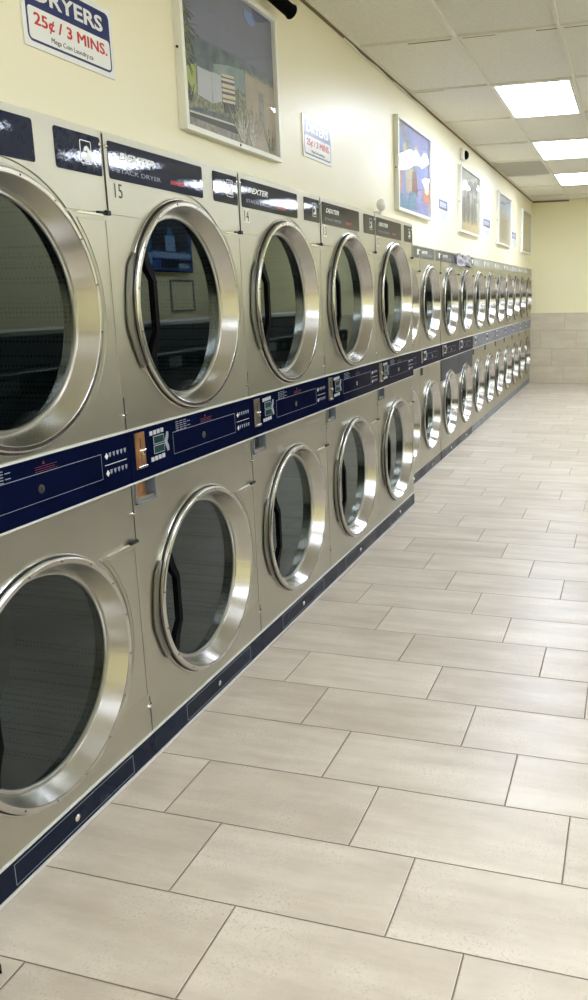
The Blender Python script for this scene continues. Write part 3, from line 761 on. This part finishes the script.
# ------------------------------------------------------------------ small wall fittings
t = empty('security_camera', (XW, 3.80, 2.95), 'black security camera under the ceiling above the first picture', 'security camera')
new_obj('bracket', sweep(disc(B(), 0, .012, .0, .03, .035), [(.01, 0, .03), (.05, .01, .01), (.06, .03, -.02)], .022, .022, seg=10), M_BLACK, t)
bm = B(); lathe(bm, [(-.085, .001), (-.085, .024), (-.078, .030), (.07, .032), (.085, .036), (.085, .028), (.078, .026), (.078, .001)], 0, 0, 24, closed=False)
R_ = Matrix.Rotation(math.radians(72), 3, 'Z') @ Matrix.Rotation(math.radians(16), 3, 'Y')
bmesh.ops.transform(bm, matrix=(Matrix.Translation((.075, .10, -.045)) @ R_.to_4x4()), verts=bm.verts)
hs = new_obj('housing', bm, M_BLACK, t, smooth=True)
t = empty('motion_sensor', (XW, 8.50, 2.865), 'small white motion sensor with black lens near the ceiling', 'sensor')
new_obj('base', bx(0, .035, 0, .12, 0, .115, bev=.008), M_WHITE, t)
bm = dome(B(), .035, .105, .055, .045, .035, 20); new_obj('lens', bm, M_BLACK, t, smooth=True)
t = empty('wall_lamp', (XW, 5.56, 2.045), 'round white lamp head on the wall above dryer 12', 'lamp')
new_obj('bracket', box(bx(0, .03, -.04, .04, .0, .05, bev=.004), .0, .055, -.012, .012, .03, .075, bev=.003), M_WHITE, t)
bm = B(); bmesh.ops.create_uvsphere(bm, u_segments=24, v_segments=16, radius=.040, matrix=Matrix.Translation((.055, 0, .112)) @ Matrix.Scale(.8, 4, (1, 0, 0)))
new_obj('globe', bm, P('frosted lamp head', srgb(245, 245, 240), .3), t, smooth=True)
# loose cable running in the ceiling corner
pts = [(XW+.012+.006*math.sin(i*1.7), 5.0+i*.16, ZC-.018-.010*abs(math.sin(i*.9))) for i in range(14)]
tag(new_obj('loose_cable', sweep(B(), pts, .008, .008, seg=8), M_WHITE, smooth=True), 'thin white cable sagging along the ceiling corner', 'cable')
# crumpled bag hanging on the slate-fronted pair
bm = B(); nx, nz = 22, 10; grid = []
random.seed(11)
for j in range(nz+1):
    row = []
    for i in range(nx+1):
        u, v = i/nx, j/nz
        y = 8.02+.66*u+.20*(1-v)*(u-.1)
        z = 1.948-.118*(1-v)-.01*math.sin(u*9)*(1-v)
        x = XF+.034+.010*math.sin(u*17+v*4)+.006*math.sin(v*13+u*6)
        row.append(bm.verts.new((x, y, z)))
    grid.append(row)
for j in range(nz):
    for i in range(nx):
        f = bm.faces.new((grid[j][i], grid[j][i+1], grid[j+1][i+1], grid[j+1][i]))
        f.material_index = 1 if (j < 1 and i > 9) or (j in (7, 8) and i in (1, 2, 8, 9, 10)) else 0
bmesh.ops.solidify(bm, geom=bm.faces[:], thickness=.002)
bagt = new_obj('plastic_bag', bm, None, smooth=True, mats=[P('lilac plastic film', srgb(228, 226, 232), .4), P('navy print', srgb(24, 24, 60), .35)])
tag(bagt, 'crumpled lilac plastic bag with navy marks taped on the far dryer header', 'bag')

# black step stool just beyond the left edge of the frame
t = empty('step_stool', (-1.388, 1.046, 0), 'low black stool whose foot shows at the lower left corner', 'stool', rz=math.radians(45))
new_obj('seat', bx(-.155, .155, -.155, .155, .23, .255, bev=.008), M_BLACK, t)
for sx, sy in ((1, 1), (1, -1), (-1, 1), (-1, -1)):
    new_obj('leg', sweep(B(), [(sx*.14, sy*.14, .235), (sx*.188, sy*.188, 0)], .024, .024), M_BLACK, t)

# ------------------------------------------------------------------ the other side of the aisle (seen in the door glass)
M_WSH = steel('washer front steel', (.10, .105, .11, 1), (.14, .145, .15, 1), .35)
M_COUNTER = P('white laminate', srgb(226, 228, 220), .3)
t = empty('washer', (1.05, 1.6, 0), 'front loading washer across the aisle, seen only in the door glass', 'washer', 'washers across the aisle')
def build_washer(t):
    new_obj('cabinet', bx(0, .74, .004, .736, .08, 1.06, bev=.01), M_WSH, t)
    new_obj('plinth', bx(.03, .74, .004, .736, 0, .08), M_GAP, t)
    cpn = new_obj('control_panel', bx(-.012, .0, .02, .72, .90, 1.04, bev=.003), M_BLACK, t)
    new_obj('display', bx(-.014, -.012, .45, .60, .94, 1.0), M_LCD, cpn)
    new_obj('dispenser', bx(-.014, 0, .05, .28, .92, 1.02, bev=.003), M_GREY, t)
    d = new_obj('door', lathe(B(), [(0, .26), (-.02, .262), (-.045, .25), (-.05, .235), (-.045, .215), (0, .20)], .37, .52, 48), M_FRAME, t, smooth=True)
    new_obj('glass', dome(B(), 0, .37, .52, .21, -.055, 40), P('washer door glass', (.01, .012, .014, 1), .04), d, smooth=True)
    new_obj('handle', bx(-.075, -.03, .10, .135, .44, .60, bev=.008), M_BLACK, d)
ORD = ['first', 'second', 'third', 'fourth', 'fifth', 'sixth', 'seventh', 'eighth', 'ninth', 'tenth', 'eleventh', 'twelfth', 'thirteenth', 'fourteenth']
build_washer(t)
t['label'] = 'front loading washer across the aisle, nearest the camera end, seen only in the door glass'
for i in range(1, 14):
    c = copy_tree(t); c.location = (1.05, 1.6+i*.745, 0)
    c['label'] = 'washer across the aisle, %s from the camera end, seen only in the glass' % ORD[i]
t = empty('washer_bulkhead', (1.35, 1.6, 0), 'long white topped shelf behind the washers, seen only in the door glass', 'shelf')
new_obj('housing', bx(.02, .46, 0, 10.43, 1.062, 1.30), P('bulkhead panel', srgb(70, 72, 74), .45), t)
new_obj('top', bx(0, .50, -.02, 10.45, 1.30, 1.335, bev=.004), M_COUNTER, t)
# wall television
t = empty('television', (XR, 11.15, 1.95), 'wall television seen as a reflection in the door of dryer 15', 'television')
new_obj('frame', bx(-.07, -.02, -.72, .72, 0, .82, bev=.006), M_BLACK, t)
new_obj('wall_mount', bx(-.02, 0, -.2, .2, .2, .6), M_GAP, t)
def em(name, c, s):
    k = NT(name); k.b.inputs['Base Color'].default_value = (0, 0, 0, 1); k.b.inputs['Emission Color'].default_value = srgb(*c); k.b.inputs['Emission Strength'].default_value = s
    return k.m
bm = B(); mats = [em('screen blue', (30, 76, 150), .7), em('screen dark', (12, 20, 50), .6), em('screen pale', (130, 165, 205), .75), em('screen teal', (50, 120, 160), .7)]
def scr(y0, y1, z0, z1, m, lay): box(bm, -.0712-lay*.0004, -.070, y0, y1, z0, z1, mi=m)
scr(-.70, .70, .02, .80, 0, 0)
scr(-.42, .62, .30, .79, 1, 1); scr(-.05, .22, .30, .52, 2, 2); scr(.02, .15, .50, .64, 3, 2)
scr(-.68, -.44, .30, .50, 3, 1); scr(-.68, -.44, .10, .26, 2, 1); scr(-.42, .66, .20, .28, 2, 1); scr(-.2, .66, .05, .18, 1, 1); scr(.3, .6, .06, .12, 2, 2)
new_obj('screen', bm, None, t, mats=mats)
t = empty('black_printer', (XR-.30, 12.9, 1.10), 'black machine on a side table, seen only as a reflection', 'printer')
new_obj('body', bx(0, .28, -.35, .35, .42, .62, bev=.02), M_BLACK, t); new_obj('stand', bx(0, .28, -.4, .4, -1.10, .42), M_WSH, t)
bm = B()
t = empty('wall_frame', (XR, 11.6, 1.36), 'thin framed board below the television, seen only as a reflection', 'picture')
for a_ in ((-.35, .35, 0, .03), (-.35, .35, .45, .48), (-.35, -.32, .03, .45), (.32, .35, .03, .45)): box(bm, -.02, 0, *a_)
new_obj('frame', bm, M_GREY, t)
new_obj('board', bx(-.008, 0, -.32, .32, .03, .45), M_WALLB, t)
